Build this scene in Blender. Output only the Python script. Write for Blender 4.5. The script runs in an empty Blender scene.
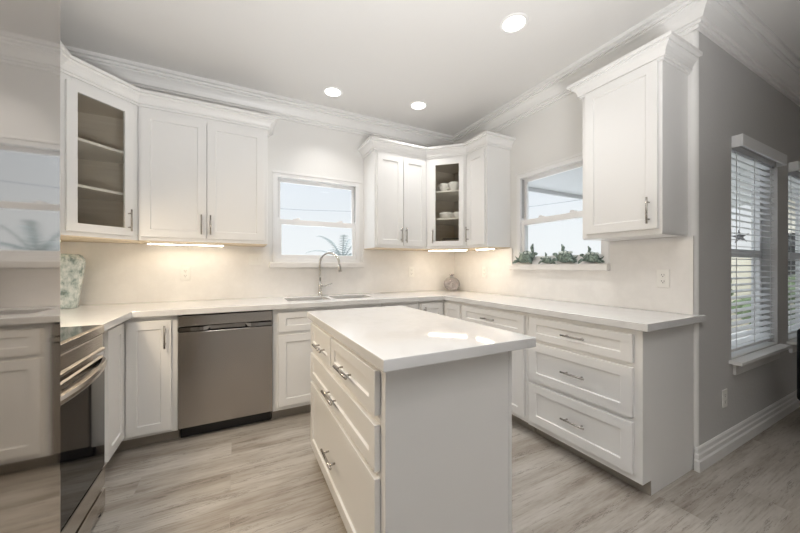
import bpy, bmesh, math, random
from mathutils import Vector as V
random.seed(7)
S = bpy.context.scene
C = S.collection

# ------------------------------------------------------------------ camera, world, light, exposure
cam_d = bpy.data.cameras.new('camera'); cam = bpy.data.objects.new('camera', cam_d); C.objects.link(cam)
cam.location = (-2.4123, -3.1844, 1.2); cam.rotation_euler = (math.pi/2, 0, -0.4773)
cam_d.sensor_width = 36; cam_d.lens = 316.53/800*36; cam_d.clip_start = 0.02
S.camera = cam
S.view_settings.view_transform = 'Standard'; S.view_settings.look = 'None'
S.view_settings.exposure = 0.34; S.view_settings.gamma = 1.0; S.view_settings.use_curve_mapping = False
S.cycles.diffuse_bounces = 7; S.cycles.max_bounces = 14; S.cycles.transparent_max_bounces = 24
S.cycles.caustics_reflective = False; S.cycles.caustics_refractive = False
S.cycles.sample_clamp_indirect = 6

HOOD_W = 13.0
DOWN_W, DOWN_COL = 2.2, (1.0, 0.975, 0.945)
W = bpy.data.worlds.new('sky'); S.world = W; W.use_nodes = True
nt = W.node_tree; nt.nodes.clear()
tc = nt.nodes.new('ShaderNodeTexCoord'); sp = nt.nodes.new('ShaderNodeSeparateXYZ')
cr = nt.nodes.new('ShaderNodeValToRGB'); bg = nt.nodes.new('ShaderNodeBackground'); wo = nt.nodes.new('ShaderNodeOutputWorld')
for p_, c_ in ((0.0, (0.77, 0.775, 0.785)), (0.10, (0.75, 0.765, 0.785)), (0.30, (0.64, 0.68, 0.74)), (0.45, (2.2, 2.35, 2.6)), (0.80, (3.2, 3.4, 3.7))):
    e_ = cr.color_ramp.elements[0] if p_ == 0 else cr.color_ramp.elements[-1] if p_ == 0.80 else cr.color_ramp.elements.new(p_)
    e_.position = p_; e_.color = (*c_, 1)
nt.links.new(tc.outputs['Generated'], sp.inputs[0]); nt.links.new(sp.outputs['Z'], cr.inputs[0])
nt.links.new(cr.outputs[0], bg.inputs[0]); bg.inputs[1].default_value = 1.0
nt.links.new(bg.outputs[0], wo.inputs[0])

def area_lamp(name, loc, rot, power, size, size_y=None, col=(1, 1, 1), shape='RECTANGLE'):
    d = bpy.data.lights.new(name, 'AREA'); d.energy = power; d.shape = shape; d.size = size
    if size_y: d.size_y = size_y
    d.color = col
    o = bpy.data.objects.new(name, d); C.objects.link(o); o.location = loc; o.rotation_euler = rot
    return o
# fill light added behind the camera, aimed up to brighten ceiling and room
area_lamp('added_ceiling_fill', (-2.1, -3.75, .75), (math.radians(160), 0, math.radians(6)), 50, 0.7, 0.7, (1, 0.99, 0.985)).data.spread = math.radians(125)

# ------------------------------------------------------------------ materials
def mat(name, col, rough=0.5, metal=0.0, spec=0.5, **kw):
    m = bpy.data.materials.new(name); m.use_nodes = True
    b = m.node_tree.nodes['Principled BSDF']
    b.inputs['Base Color'].default_value = (*col, 1); b.inputs['Roughness'].default_value = rough
    b.inputs['Metallic'].default_value = metal; b.inputs['Specular IOR Level'].default_value = spec
    for k, v in kw.items(): b.inputs[k.replace('_', ' ')].default_value = v
    return m
def N(m, t): return m.node_tree.nodes.new(t)
def L(m, a, b): m.node_tree.links.new(a, b)
def coords(m, scale=(1, 1, 1), rot=(0, 0, 0)):
    t = N(m, 'ShaderNodeTexCoord'); p = N(m, 'ShaderNodeMapping')
    p.inputs['Scale'].default_value = scale; p.inputs['Rotation'].default_value = rot
    L(m, t.outputs['Object'], p.inputs[0]); return p.outputs[0]
def noise(m, vec, scale, detail=4, rough=0.55):
    n = N(m, 'ShaderNodeTexNoise'); n.inputs['Scale'].default_value = scale; n.inputs['Detail'].default_value = detail
    n.inputs['Roughness'].default_value = rough; L(m, vec, n.inputs['Vector']); return n.outputs[0]
def ramp(m, fac, stops):
    r = N(m, 'ShaderNodeValToRGB'); e = r.color_ramp.elements
    while len(e) < len(stops): e.new(0.5)
    for q, (p, c) in zip(e, stops): q.position = p; q.color = (*c, 1)
    L(m, fac, r.inputs[0]); return r.outputs[0]
def bump(m, h, strength, dist=0.002):
    b = N(m, 'ShaderNodeBump'); b.inputs['Strength'].default_value = strength; b.inputs['Distance'].default_value = dist
    L(m, h, b.inputs['Height']); L(m, b.outputs[0], m.node_tree.nodes['Principled BSDF'].inputs['Normal'])
def base(m, out): L(m, out, m.node_tree.nodes['Principled BSDF'].inputs['Base Color'])
def mixc(m, fac, a, b, mode='MIX'):
    x = N(m, 'ShaderNodeMix'); x.data_type = 'RGBA'; x.blend_type = mode
    if isinstance(fac, (int, float)): x.inputs[0].default_value = fac
    else: L(m, fac, x.inputs[0])
    for s, q in ((x.inputs[6], a), (x.inputs[7], b)):
        if isinstance(q, tuple): s.default_value = (*q, 1)
        else: L(m, q, s)
    return x.outputs[2]

def soft_paint(name, col, rough, bs=0.12, sc=70):
    m = mat(name, col, rough); v = coords(m)
    n = noise(m, v, 1.3, 3); base(m, mixc(m, n, tuple(c*0.975 for c in col), tuple(min(1, c*1.02) for c in col)))
    bump(m, noise(m, v, sc, 3), bs, 0.003); return m
M_wall = soft_paint('wall_paint', (0.79, 0.785, 0.77), 0.6, 0.25)
M_grey = soft_paint('grey_wall_paint', (0.57, 0.565, 0.56), 0.65, 0.5, 60)
M_ceil = soft_paint('ceiling_paint', (0.735, 0.725, 0.71), 0.7, 0.2)
M_trim = soft_paint('trim_paint', (0.82, 0.817, 0.808), 0.35, 0.02)
M_cab = soft_paint('cabinet_paint', (0.82, 0.817, 0.808), 0.32, 0.02)
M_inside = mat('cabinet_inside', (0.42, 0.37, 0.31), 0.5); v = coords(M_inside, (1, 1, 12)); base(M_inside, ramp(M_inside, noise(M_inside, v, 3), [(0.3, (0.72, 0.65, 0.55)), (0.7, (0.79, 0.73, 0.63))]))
M_shelf = soft_paint('shelf_paint', (0.82, 0.79, 0.73), 0.4, 0.02)
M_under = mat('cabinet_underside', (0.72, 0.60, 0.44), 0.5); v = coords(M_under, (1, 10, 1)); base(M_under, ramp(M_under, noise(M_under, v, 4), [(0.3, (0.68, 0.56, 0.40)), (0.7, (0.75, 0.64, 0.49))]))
M_vinyl = mat('window_vinyl', (0.84, 0.84, 0.84), 0.3)
M_dark = mat('black_plastic', (0.012, 0.012, 0.013), 0.35)
M_toe = mat('toe_kick_shade', (0.36, 0.33, 0.29), 0.6)  # cabinet white darkened, painting in the shadow of the toe recess
M_plate = mat('outlet_plastic', (0.86, 0.85, 0.82), 0.35)
M_slot = mat('outlet_slot', (0.05, 0.05, 0.05), 0.5)
M_nickel = mat('brushed_nickel', (0.40, 0.375, 0.35), 0.25, 1.0)
M_chrome = mat('faucet_steel', (0.62, 0.61, 0.59), 0.16, 1.0)
M_porc = mat('porcelain', (0.85, 0.84, 0.80), 0.15)
M_slat = mat('blind_slat', (0.84, 0.85, 0.86), 0.4)
M_fabric = mat('black_upholstery', (0.005, 0.005, 0.007), 0.75, 0, 0.2); bump(M_fabric, noise(M_fabric, coords(M_fabric), 300), 0.2)
M_blackglass = mat('black_glass', (0.008, 0.008, 0.009), 0.04, 0, 0.6)
for mm in (M_vinyl, M_plate, M_porc, M_slat, M_toe):
    vv = coords(mm); c = mm.node_tree.nodes['Principled BSDF'].inputs['Base Color'].default_value
    base(mm, mixc(mm, noise(mm, vv, 4), tuple(x*0.97 for x in c[:3]), tuple(min(1, x*1.01) for x in c[:3])))

def steel(name, col, rough, sc):
    m = mat(name, col, rough, 1.0); v = coords(m, sc)
    n = noise(m, v, 1.0, 2); r = N(m, 'ShaderNodeMapRange'); r.inputs[3].default_value = rough*0.96; r.inputs[4].default_value = rough*1.05
    L(m, n, r.inputs[0]); L(m, r.outputs[0], m.node_tree.nodes['Principled BSDF'].inputs['Roughness'])
    return m
M_steel_v = steel('brushed_steel', (0.40, 0.37, 0.34), 0.25, (150, 150, 2))
M_steel_v.node_tree.nodes['Principled BSDF'].inputs['Anisotropic'].default_value = 0.8
tg_ = N(M_steel_v, 'ShaderNodeCombineXYZ'); tg_.inputs[2].default_value = 1.0
L(M_steel_v, tg_.outputs[0], M_steel_v.node_tree.nodes['Principled BSDF'].inputs['Tangent'])
M_steel_fridge = steel('polished_steel', (0.47, 0.445, 0.42), 0.05, (3, 3, 200))
M_steel_range = steel('range_steel', (0.56, 0.52, 0.48), 0.2, (3, 3, 500))
M_sink = steel('sink_steel', (0.07, 0.068, 0.066), 0.45, (200, 5, 5))

M_quartz = mat('white_quartz', (0.76, 0.76, 0.76), 0.05); v = coords(M_quartz)
n1 = noise(M_quartz, v, 2.2, 8, 0.65); n2 = noise(M_quartz, v, 30, 5)
veins = ramp(M_quartz, n1, [(0.46, (0.76, 0.76, 0.76)), (0.495, (0.70, 0.70, 0.695)), (0.53, (0.76, 0.76, 0.76))])
base(M_quartz, mixc(M_quartz, n2, veins, (0.745, 0.745, 0.745)))
M_splash = mat('quartz_backsplash', (0.82, 0.80, 0.77), 0.2); v = coords(M_splash)
base(M_splash, ramp(M_splash, noise(M_splash, v, 3, 7, 0.65), [(0.35, (0.87, 0.855, 0.835)), (0.5, (0.825, 0.81, 0.79)), (0.62, (0.87, 0.855, 0.835))]))

# floor: pale grey vinyl planks running along X
M_floor = mat('plank_floor', (0.5, 0.46, 0.42), 0.38); v = coords(M_floor)
br = N(M_floor, 'ShaderNodeTexBrick'); br.offset = 0.37; br.inputs['Scale'].default_value = 1.0
br.inputs['Brick Width'].default_value = 1.22; br.inputs['Row Height'].default_value = 0.18
br.inputs['Mortar Size'].default_value = 0.0009; br.inputs['Mortar Smooth'].default_value = 0.3; br.inputs['Bias'].default_value = 0.0
br.inputs['Color1'].default_value = (0, 0, 0, 1); br.inputs['Color2'].default_value = (1, 1, 1, 1); br.inputs['Mortar'].default_value = (0.3, 0.3, 0.3, 1)
L(M_floor, v, br.inputs['Vector'])
sx = N(M_floor, 'ShaderNodeSeparateXYZ'); L(M_floor, v, sx.inputs[0])
def mth(op, a, b):
    x = N(M_floor, 'ShaderNodeMath'); x.operation = op
    for i, q in enumerate((a, b)):
        if isinstance(q, (int, float)): x.inputs[i].default_value = q
        else: L(M_floor, q, x.inputs[i])
    return x.outputs[0]
cb = N(M_floor, 'ShaderNodeCombineXYZ')          # shift the grain per plank
L(M_floor, mth('ADD', mth('MULTIPLY', sx.outputs[0], 1.0), mth('MULTIPLY', br.outputs['Color'], 17.0)), cb.inputs[0])
L(M_floor, mth('ADD', mth('MULTIPLY', sx.outputs[1], 7.0), mth('MULTIPLY', br.outputs['Color'], 9.0)), cb.inputs[1])
g1 = noise(M_floor, cb.outputs[0], 1.1, 9, 0.68)
mp = N(M_floor, 'ShaderNodeMapping'); mp.inputs['Scale'].default_value = (2.0, 5.0, 1); L(M_floor, cb.outputs[0], mp.inputs[0])
g2 = noise(M_floor, mp.outputs[0], 3.0, 8, 0.7)
mp3 = N(M_floor, 'ShaderNodeMapping'); mp3.inputs['Scale'].default_value = (0.9, 1.6, 1); mp3.inputs['Location'].default_value = (3.1, 7.7, 0); L(M_floor, cb.outputs[0], mp3.inputs[0])
g3 = noise(M_floor, mp3.outputs[0], 2.0, 10, 0.72)
cA = ramp(M_floor, g1, [(0.33, (0.25, 0.215, 0.18)), (0.44, (0.37, 0.335, 0.295)), (0.54, (0.455, 0.425, 0.385)), (0.68, (0.53, 0.505, 0.47))])
cB = ramp(M_floor, g2, [(0.32, (0.60, 0.57, 0.53)), (0.46, (0.95, 0.945, 0.94)), (0.7, (1.06, 1.06, 1.06))])
cC = mixc(M_floor, 0.8, cA, cB, 'MULTIPLY')
cracks = ramp(M_floor, g3, [(0.0, (1, 1, 1)), (0.40, (1, 1, 1)), (0.415, (0.22, 0.19, 0.165)), (0.43, (1, 1, 1))])
cC = mixc(M_floor, 0.85, cC, cracks, 'MULTIPLY')
tint = ramp(M_floor, br.outputs['Color'], [(0.0, (0.90, 0.885, 0.865)), (1.0, (1.02, 1.02, 1.02))])
cD = mixc(M_floor, 1.0, cC, tint, 'MULTIPLY')
cE = mixc(M_floor, br.outputs['Fac'], cD, (0.36, 0.33, 0.29)); base(M_floor, cE)
bump(M_floor, g2, 0.04, 0.002)

def clear_glass(name, tint=(1, 1, 1), refl=0.06):
    m = bpy.data.materials.new(name); m.use_nodes = True; m.node_tree.nodes.clear()
    t = N(m, 'ShaderNodeBsdfTransparent'); t.inputs[0].default_value = (*tint, 1)
    g = N(m, 'ShaderNodeBsdfGlossy'); g.inputs['Roughness'].default_value = 0.01
    f = N(m, 'ShaderNodeFresnel'); f.inputs[0].default_value = 1.35
    x = N(m, 'ShaderNodeMixShader'); o = N(m, 'ShaderNodeOutputMaterial')
    ge = N(m, 'ShaderNodeNewGeometry'); mu = N(m, 'ShaderNodeMath'); mu.operation = 'MULTIPLY_ADD'   # reflect on the outer face only
    L(m, ge.outputs['Backfacing'], mu.inputs[0]); mu.inputs[1].default_value = -1.0; mu.inputs[2].default_value = 1.0
    mv = N(m, 'ShaderNodeMath'); mv.operation = 'MULTIPLY'; L(m, f.outputs[0], mv.inputs[0]); L(m, mu.outputs[0], mv.inputs[1])
    L(m, mv.outputs[0], x.inputs[0]); L(m, t.outputs[0], x.inputs[1]); L(m, g.outputs[0], x.inputs[2]); L(m, x.outputs[0], o.inputs[0])
    return m
M_pane = clear_glass('window_glass', (0.97, 0.985, 0.985))
M_cabglass = clear_glass('cabinet_glass', (0.95, 0.95, 0.94))
def emitter(name, col, s):
    m = bpy.data.materials.new(name); m.use_nodes = True; m.node_tree.nodes.clear()
    e = N(m, 'ShaderNodeEmission'); e.inputs[0].default_value = (*col, 1); e.inputs[1].default_value = s
    o = N(m, 'ShaderNodeOutputMaterial'); L(m, e.outputs[0], o.inputs[0]); return m
M_lens = emitter('downlight_lens', (1, 0.97, 0.93), 4.0)
M_strip = emitter('led_strip', (1, 0.87, 0.68), 22.0)

M_stripb = emitter('led_strip_bright', (1, 0.86, 0.68), 40.0)
M_vase = mat('mottled_green_glass', (0.4, 0.5, 0.45), 0.12, 0, 0.6); v = coords(M_vase, (1, 1, 0.7))
base(M_vase, ramp(M_vase, noise(M_vase, v, 26, 6, 0.7), [(0.30, (0.14, 0.19, 0.18)), (0.42, (0.34, 0.42, 0.41)), (0.52, (0.56, 0.63, 0.62)), (0.66, (0.76, 0.79, 0.77))]))
bump(M_vase, noise(M_vase, v, 18), 0.4, 0.004)
M_bottle = mat('smoky_lilac_glass', (0.50, 0.45, 0.47), 0.06, 0, 0.6, Transmission_Weight=0.7); v = coords(M_bottle)
base(M_bottle, ramp(M_bottle, noise(M_bottle, v, 30, 4), [(0.35, (0.55, 0.50, 0.53)), (0.65, (0.85, 0.82, 0.83))]))
M_turtle = mat('verdigris_metal', (0.2, 0.26, 0.23), 0.45, 0.35); v = coords(M_turtle)
base(M_turtle, ramp(M_turtle, noise(M_turtle, v, 70, 5), [(0.35, (0.07, 0.09, 0.08)), (0.52, (0.17, 0.23, 0.20)), (0.7, (0.36, 0.44, 0.39))]))
M_turtlespot = mat('pale_shell_inlay', (0.62, 0.68, 0.65), 0.2)
M_star = mat('starfish_wood', (0.22, 0.22, 0.23), 0.7)
M_wire = mat('cable_rubber', (0.25, 0.26, 0.28), 0.6)
M_frond = mat('palm_leaf', (0.22, 0.25, 0.24), 0.6)
M_bark = mat('palm_bark', (0.20, 0.17, 0.14), 0.8)
M_hedge = mat('hedge_leaf', (0.20, 0.27, 0.13), 0.7)
M_stucco = soft_paint('stucco', (0.80, 0.74, 0.62), 0.8, 0.4)
M_patio = soft_paint('patio_paint', (0.66, 0.67, 0.68), 0.7, 0.1)
M_ground = soft_paint('concrete', (0.55, 0.54, 0.52), 0.85, 0.3)
M_roof = soft_paint('pale_roof', (0.75, 0.76, 0.78), 0.6, 0.2)
M_fence = soft_paint('grey_fence', (0.35, 0.35, 0.34), 0.7, 0.2)

# ------------------------------------------------------------------ mesh helpers
def woff(p):
    o = V((0, 0, 0))
    while p is not None: o = o + p.location; p = p.parent
    return o
class MB:
    def __init__(s): s.v = []; s.f = []; s.mi = []; s.k = 0
    def add(s, vs, fs):
        b = len(s.v); s.v += [V(q) for q in vs]; s.f += [tuple(b+i for i in f) for f in fs]; s.mi += [s.k]*len(fs); return s
    def box(s, x0, x1, y0, y1, z0, z1):
        return s.add([(x, y, z) for z in (z0, z1) for y in (y0, y1) for x in (x0, x1)],
                     [(0, 2, 3, 1), (4, 5, 7, 6), (0, 1, 5, 4), (2, 6, 7, 3), (0, 4, 6, 2), (1, 3, 7, 5)])
    def fbox(s, F, u0, u1, v0, v1, n0, n1):
        return s.add([F(u, v, n) for n in (n0, n1) for v in (v0, v1) for u in (u0, u1)],
                     [(0, 2, 3, 1), (4, 5, 7, 6), (0, 1, 5, 4), (2, 6, 7, 3), (0, 4, 6, 2), (1, 3, 7, 5)])
    def prism(s, pts, z0, z1):                      # horizontal polygon
        n = len(pts)
        return s.add([(x, y, z0) for x, y in pts]+[(x, y, z1) for x, y in pts],
                     [tuple(range(n))[::-1], tuple(range(n, 2*n))]+[(i, (i+1) % n, n+(i+1) % n, n+i) for i in range(n)])
    def tube(s, pts, r, seg=10, caps=True):
        pts = [V(p) for p in pts]; n = len(pts); rs = r if isinstance(r, (list, tuple)) else [r]*n
        t0 = (pts[1]-pts[0]).normalized(); a = t0.orthogonal().normalized(); vs = []
        for i, p in enumerate(pts):
            t = (pts[min(i+1, n-1)]-pts[max(i-1, 0)]).normalized()
            a = (a-t*a.dot(t)).normalized(); b = t.cross(a)
            vs += [p+(a*math.cos(2*math.pi*k/seg)+b*math.sin(2*math.pi*k/seg))*rs[i] for k in range(seg)]
        fs = [(i*seg+k, i*seg+(k+1) % seg, (i+1)*seg+(k+1) % seg, (i+1)*seg+k) for i in range(n-1) for k in range(seg)]
        if caps: fs += [tuple(range(seg))[::-1], tuple(range((n-1)*seg, n*seg))]
        return s.add(vs, fs)
    def lathe(s, prof, c, seg=32, sx=1, sy=1, rot=0):
        vs = []; n = len(prof); cr, sr = math.cos(rot), math.sin(rot)
        for r, z in prof:
            for k in range(seg):
                x, y = r*math.cos(2*math.pi*k/seg)*sx, r*math.sin(2*math.pi*k/seg)*sy
                vs.append((c[0]+x*cr-y*sr, c[1]+x*sr+y*cr, c[2]+z))
        fs = [(i*seg+k, i*seg+(k+1) % seg, (i+1)*seg+(k+1) % seg, (i+1)*seg+k) for i in range(n-1) for k in range(seg)]
        if prof[0][0] > 1e-5: fs.append(tuple(range(seg))[::-1])
        if prof[-1][0] > 1e-5: fs.append(tuple(range((n-1)*seg, n*seg)))
        return s.add(vs, fs)
    def ellipsoid(s, c, r, ax=None, seg=14, rings=8):
        ax = ax or (V((1, 0, 0)), V((0, 1, 0)), V((0, 0, 1))); vs = []
        for i in range(rings+1):
            th = math.pi*i/rings
            for k in range(seg):
                ph = 2*math.pi*k/seg
                vs.append(V(c)+ax[0]*r[0]*math.sin(th)*math.cos(ph)+ax[1]*r[1]*math.sin(th)*math.sin(ph)+ax[2]*r[2]*math.cos(th))
        return s.add(vs, [(i*seg+k, (i+1)*seg+k, (i+1)*seg+(k+1) % seg, i*seg+(k+1) % seg) for i in range(rings) for k in range(seg)])
    def sweep(s, prof, path, side=1):               # prof: closed (out, z); path: (x, y) polyline, mitred
        P = [V((x, y)) for x, y in path]; n = len(P); m = len(prof); vs = []
        for i in range(n):
            ns = []
            if i > 0: d = (P[i]-P[i-1]).normalized(); ns.append(V((d.y, -d.x))*side)
            if i < n-1: d = (P[i+1]-P[i]).normalized(); ns.append(V((d.y, -d.x))*side)
            q = ns[0] if len(ns) == 1 else (ns[0]+ns[1])/(1+ns[0].dot(ns[1]))
            vs += [(P[i].x+q.x*o, P[i].y+q.y*o, z) for o, z in prof]
        fs = [(i*m+k, i*m+(k+1) % m, (i+1)*m+(k+1) % m, (i+1)*m+k) for i in range(n-1) for k in range(m)]
        fs += [tuple(range(m))[::-1], tuple(range((n-1)*m, n*m))]
        return s.add(vs, fs)
    def cells(s, us, vs_, inside, F, n0, n1):       # rectilinear slab with holes; F(u,v,n) -> point
        nu, nv = len(us), len(vs_); idx = {}
        def vid(i, j, t):
            if (i, j, t) not in idx: idx[(i, j, t)] = len(s.v); s.v.append(V(F(us[i], vs_[j], (n0, n1)[t])))
            return idx[(i, j, t)]
        ok = lambda i, j: 0 <= i < nu-1 and 0 <= j < nv-1 and inside((us[i]+us[i+1])/2, (vs_[j]+vs_[j+1])/2)
        fs = []
        for i in range(nu-1):
            for j in range(nv-1):
                if not ok(i, j): continue
                fs.append((vid(i, j, 1), vid(i+1, j, 1), vid(i+1, j+1, 1), vid(i, j+1, 1)))
                fs.append((vid(i, j, 0), vid(i, j+1, 0), vid(i+1, j+1, 0), vid(i+1, j, 0)))
                for (di, dj, a, b) in ((-1, 0, (i, j), (i, j+1)), (1, 0, (i+1, j+1), (i+1, j)), (0, -1, (i+1, j), (i, j)), (0, 1, (i, j+1), (i+1, j+1))):
                    if not ok(i+di, j+dj): fs.append((vid(*a, 0), vid(*a, 1), vid(*b, 1), vid(*b, 0)))
        s.f += fs; s.mi += [s.k]*len(fs); return s
    def build(s, name, m, parent=None, bevel=0.0, smooth=False, seg=2):
        off = woff(parent); me = bpy.data.meshes.new(name)
        me.from_pydata([tuple(q-off) for q in s.v], [], s.f)
        ms = m if isinstance(m, (list, tuple)) else [m]
        for q in ms: me.materials.append(q)
        for p, k in zip(me.polygons, s.mi): p.material_index = k
        bm = bmesh.new(); bm.from_mesh(me); bmesh.ops.recalc_face_normals(bm, faces=bm.faces); bm.to_mesh(me); bm.free()
        o = bpy.data.objects.new(name, me); C.objects.link(o); o.parent = parent
        if smooth: me.polygons.foreach_set('use_smooth', [True]*len(me.polygons))
        if bevel:
            b = o.modifiers.new('bevel', 'BEVEL'); b.width = bevel; b.segments = seg; b.limit_method = 'ANGLE'; b.angle_limit = math.radians(35)
        return o
def thing(name, label, cat, loc, group=None):
    o = bpy.data.objects.new(name, None); C.objects.link(o); o.location = loc; o.empty_display_size = 0.1
    return tag(o, label, cat, group)
def tag(o, label, cat, group=None):
    o['label'] = label; o['category'] = cat
    if group: o['group'] = group
    return o
def struct(o): o['kind'] = 'structure'; return o
def frame(O, U, Nn):
    O, U, Nn = V(O), V(U).normalized(), V(Nn).normalized()
    return lambda u, v, n: O+U*u+V((0, 0, v))+Nn*n

# ------------------------------------------------------------------ setting
XC, YD, ZC = -3.63, -2.33, 2.757          # left wall, dining wall, ceiling
XE, YB = 4.6, -5.6
sm_ident = lambda u, v, n: V((u, v, n))
struct(MB().box(XC-.1, XE+.1, YB-.1, .1, -.1, 0).build('floor', M_floor))
struct(MB().box(XC-.1, .1, YB-.1, .1, ZC, ZC+.1).build('ceiling', M_ceil))
struct(MB().box(.1, XE+.1, YB-.1, YD+.1, ZC, ZC+.1).build('ceiling_dining', M_ceil))
hA = (-2.098, -1.258, 1.24, 2.08)         # window openings
hB = (-1.84, -.997, 1.22, 2.07)
inh = lambda h, u, v: h[0] < u < h[1] and h[2] < v < h[3]
FA = lambda u, v, n: V((u, n, v))
struct(MB().cells([XC-.1, hA[0], hA[1], 0.1], [0, hA[2], hA[3], ZC], lambda u, v: not inh(hA, u, v), FA, 0, .14).build('wall_back', M_wall))
RB = .03
FB = lambda u, v, n: V((n, u, v))
wb = MB().cells([YD+RB, hB[0], hB[1], 0], [0, hB[2], hB[3], ZC], lambda u, v: not inh(hB, u, v), FB, 0, .14)
arc = [(RB-RB*math.cos(a), YD+RB-RB*math.sin(a)) for a in [i*math.pi/16 for i in range(9)]]
wb.prism(arc+[(RB, YD+RB)], 0, ZC); struct(wb.build('wall_right', M_wall))
g1_ = (.50, 1.40, .585, 2.03); g2_ = (1.66, 2.56, .585, 2.03)
FG = lambda u, v, n: V((u, YD+n, v))
struct(MB().cells([RB, g1_[0], g1_[1], g2_[0], g2_[1], XE+.1], [0, g1_[2], g1_[3], ZC],
       lambda u, v: not inh(g1_, u, v) and not inh(g2_, u, v), FG, 0, .14).build('wall_dining', M_grey))
struct(MB().box(XC-.1, XC, YB, 0, 0, ZC).build('wall_left', M_wall))
hS = [(-3.02, -2.84, .12, 2.1), (-1.98, -1.80, .12, 2.1)]   # unseen door and sidelights, added so the dishwasher reflects bright streaks
FS = lambda u, v, n: V((u, YB-n, v))
struct(MB().cells([XC-.1, -3.02, -2.84, -2.80, -2.02, -1.98, -1.80, XE+.1], [0, .12, 2.1, ZC],
       lambda u, v: not any(inh(h, u, v) for h in hS) and not (-2.80 < u < -2.02 and v < 2.1), FS, 0, .1).build('wall_front', M_grey))
dd = struct(MB().box(-2.795, -2.025, YB-.07, YB-.03, .005, 2.095).build('added_door_1', M_trim, bevel=.003))
MB().tube([(-2.10, YB-.03, 1.0), (-2.10, YB+.03, 1.0)], .012, 10).ellipsoid((-2.10, YB+.045, 1.0), (.028, .022, .028)).build('door_knob', M_chrome, dd, smooth=True)
for i_, h in enumerate(hS):  # added sidelights, bright strips of sky for the dishwasher door
    w_ = MB(); k = .018
    for a in ((h[0], h[1], h[3]-k, h[3]), (h[0], h[1], h[2], h[2]+k), (h[0], h[0]+k, h[2]+k, h[3]-k), (h[1]-k, h[1], h[2]+k, h[3]-k)): w_.fbox(FS, *a, .0, .08)
    w_ = struct(w_.build('window_%d' % (5+i_), M_vinyl)); MB().fbox(FS, h[0]+k-.002, h[1]-k+.002, h[2]+k-.002, h[3]-k+.002, .04, .044).build('pane', M_pane, w_)
struct(MB().box(XE, XE+.1, YB, YD, 0, ZC).build('wall_far', M_grey))
crown = [(0, 2.598), (.014, 2.598), (.014, 2.617), (.028, 2.617), (.028, 2.634), (.042, 2.636),
         (.048, 2.652), (.056, 2.670), (.068, 2.687), (.084, 2.699), (.084, 2.713), (.100, 2.713), (.100, 2.730), (.124, 2.732), (.124, ZC), (0, ZC)]
cm = MB().sweep(crown, [(XC, -5.0), (XC, 0), (0, 0), (0, YD), (XE, YD)], 1)
struct(cm.build('trim_crown', M_trim))
bbp = [(0, 0), (.022, 0), (.022, .06), (.016, .07), (.016, .095), (.011, .103), (.011, .125), (.005, .135), (0, .135)]
struct(MB().sweep(bbp, [(0, YD+.006), (0, YD), (XE, YD)], 1).build('baseboard_dining', M_trim, bevel=.001))

# windows
def window(name, F, h, mr, glassn):
    u0, u1, v0, v1 = h
    fr = MB(); k = .034
    for a in ((u0, u1, v1-k, v1), (u0, u1, v0, v0+k), (u0, u0+k, v0+k, v1-k), (u1-k, u1, v0+k, v1-k)):
        fr.fbox(F, *a, -.012, .09)
    w = struct(fr.build(name, M_vinyl, bevel=.002))
    def sash(a0, a1, b0, b1, n0, n1, sw, top, bot):
        s = MB()
        for q in ((a0, a1, b1-top, b1), (a0, a1, b0, b0+bot), (a0, a0+sw, b0+bot, b1-top), (a1-sw, a1, b0+bot, b1-top)):
            s.fbox(F, *q, n0, n1)
        so = s.build('sash', M_vinyl, w, bevel=.003)
        nm = (n0+n1)/2
        MB().fbox(F, a0+sw-.003, a1-sw+.003, b0+bot-.003, b1-top+.003, nm-.002, nm+.002).build('pane', M_pane, so)
        return so
    i0, i1 = u0+k, u1-k
    sash(i0, i1, mr-.02, v1-k, .045, .075, .028, .032, .035)
    lo = sash(i0, i1, v0+k, mr+.028, .008, .038, .034, .05, .04)
    return w, lo
wA, loA = window('window_1', FA, (hA[0], hA[1], hA[2], hA[3]), 1.625, .03)
wB, loB = window('window_2', FB, hB, 1.612, .03)
for w, F, us, z in ((loA, FA, (-1.89, -1.46), 1.653), (loB, FB, (-1.25, -1.55), 1.64)):
    for u in us:
        m_ = MB(); m_.fbox(F, u-.03, u+.03, z, z+.01, .010, .034); m_.fbox(F, u-.005, u+.03, z+.01, z+.02, .014, .026)
        m_.build('sash_lock', M_vinyl, w, bevel=.002)
M_track = mat('window_track', (0.42, 0.42, 0.42), 0.5); M_track.use_nodes = True
for w, F, u, v0, v1 in ((wA, FA, hA[1]-.040, 1.67, 2.04), (wA, FA, hA[0]+.036, 1.67, 2.04), (wB, FB, hB[1]-.040, 1.66, 2.03)):
    MB().fbox(F, u, u+.004, v0, v1, .010, .040).build('track', M_track, w)
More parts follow.
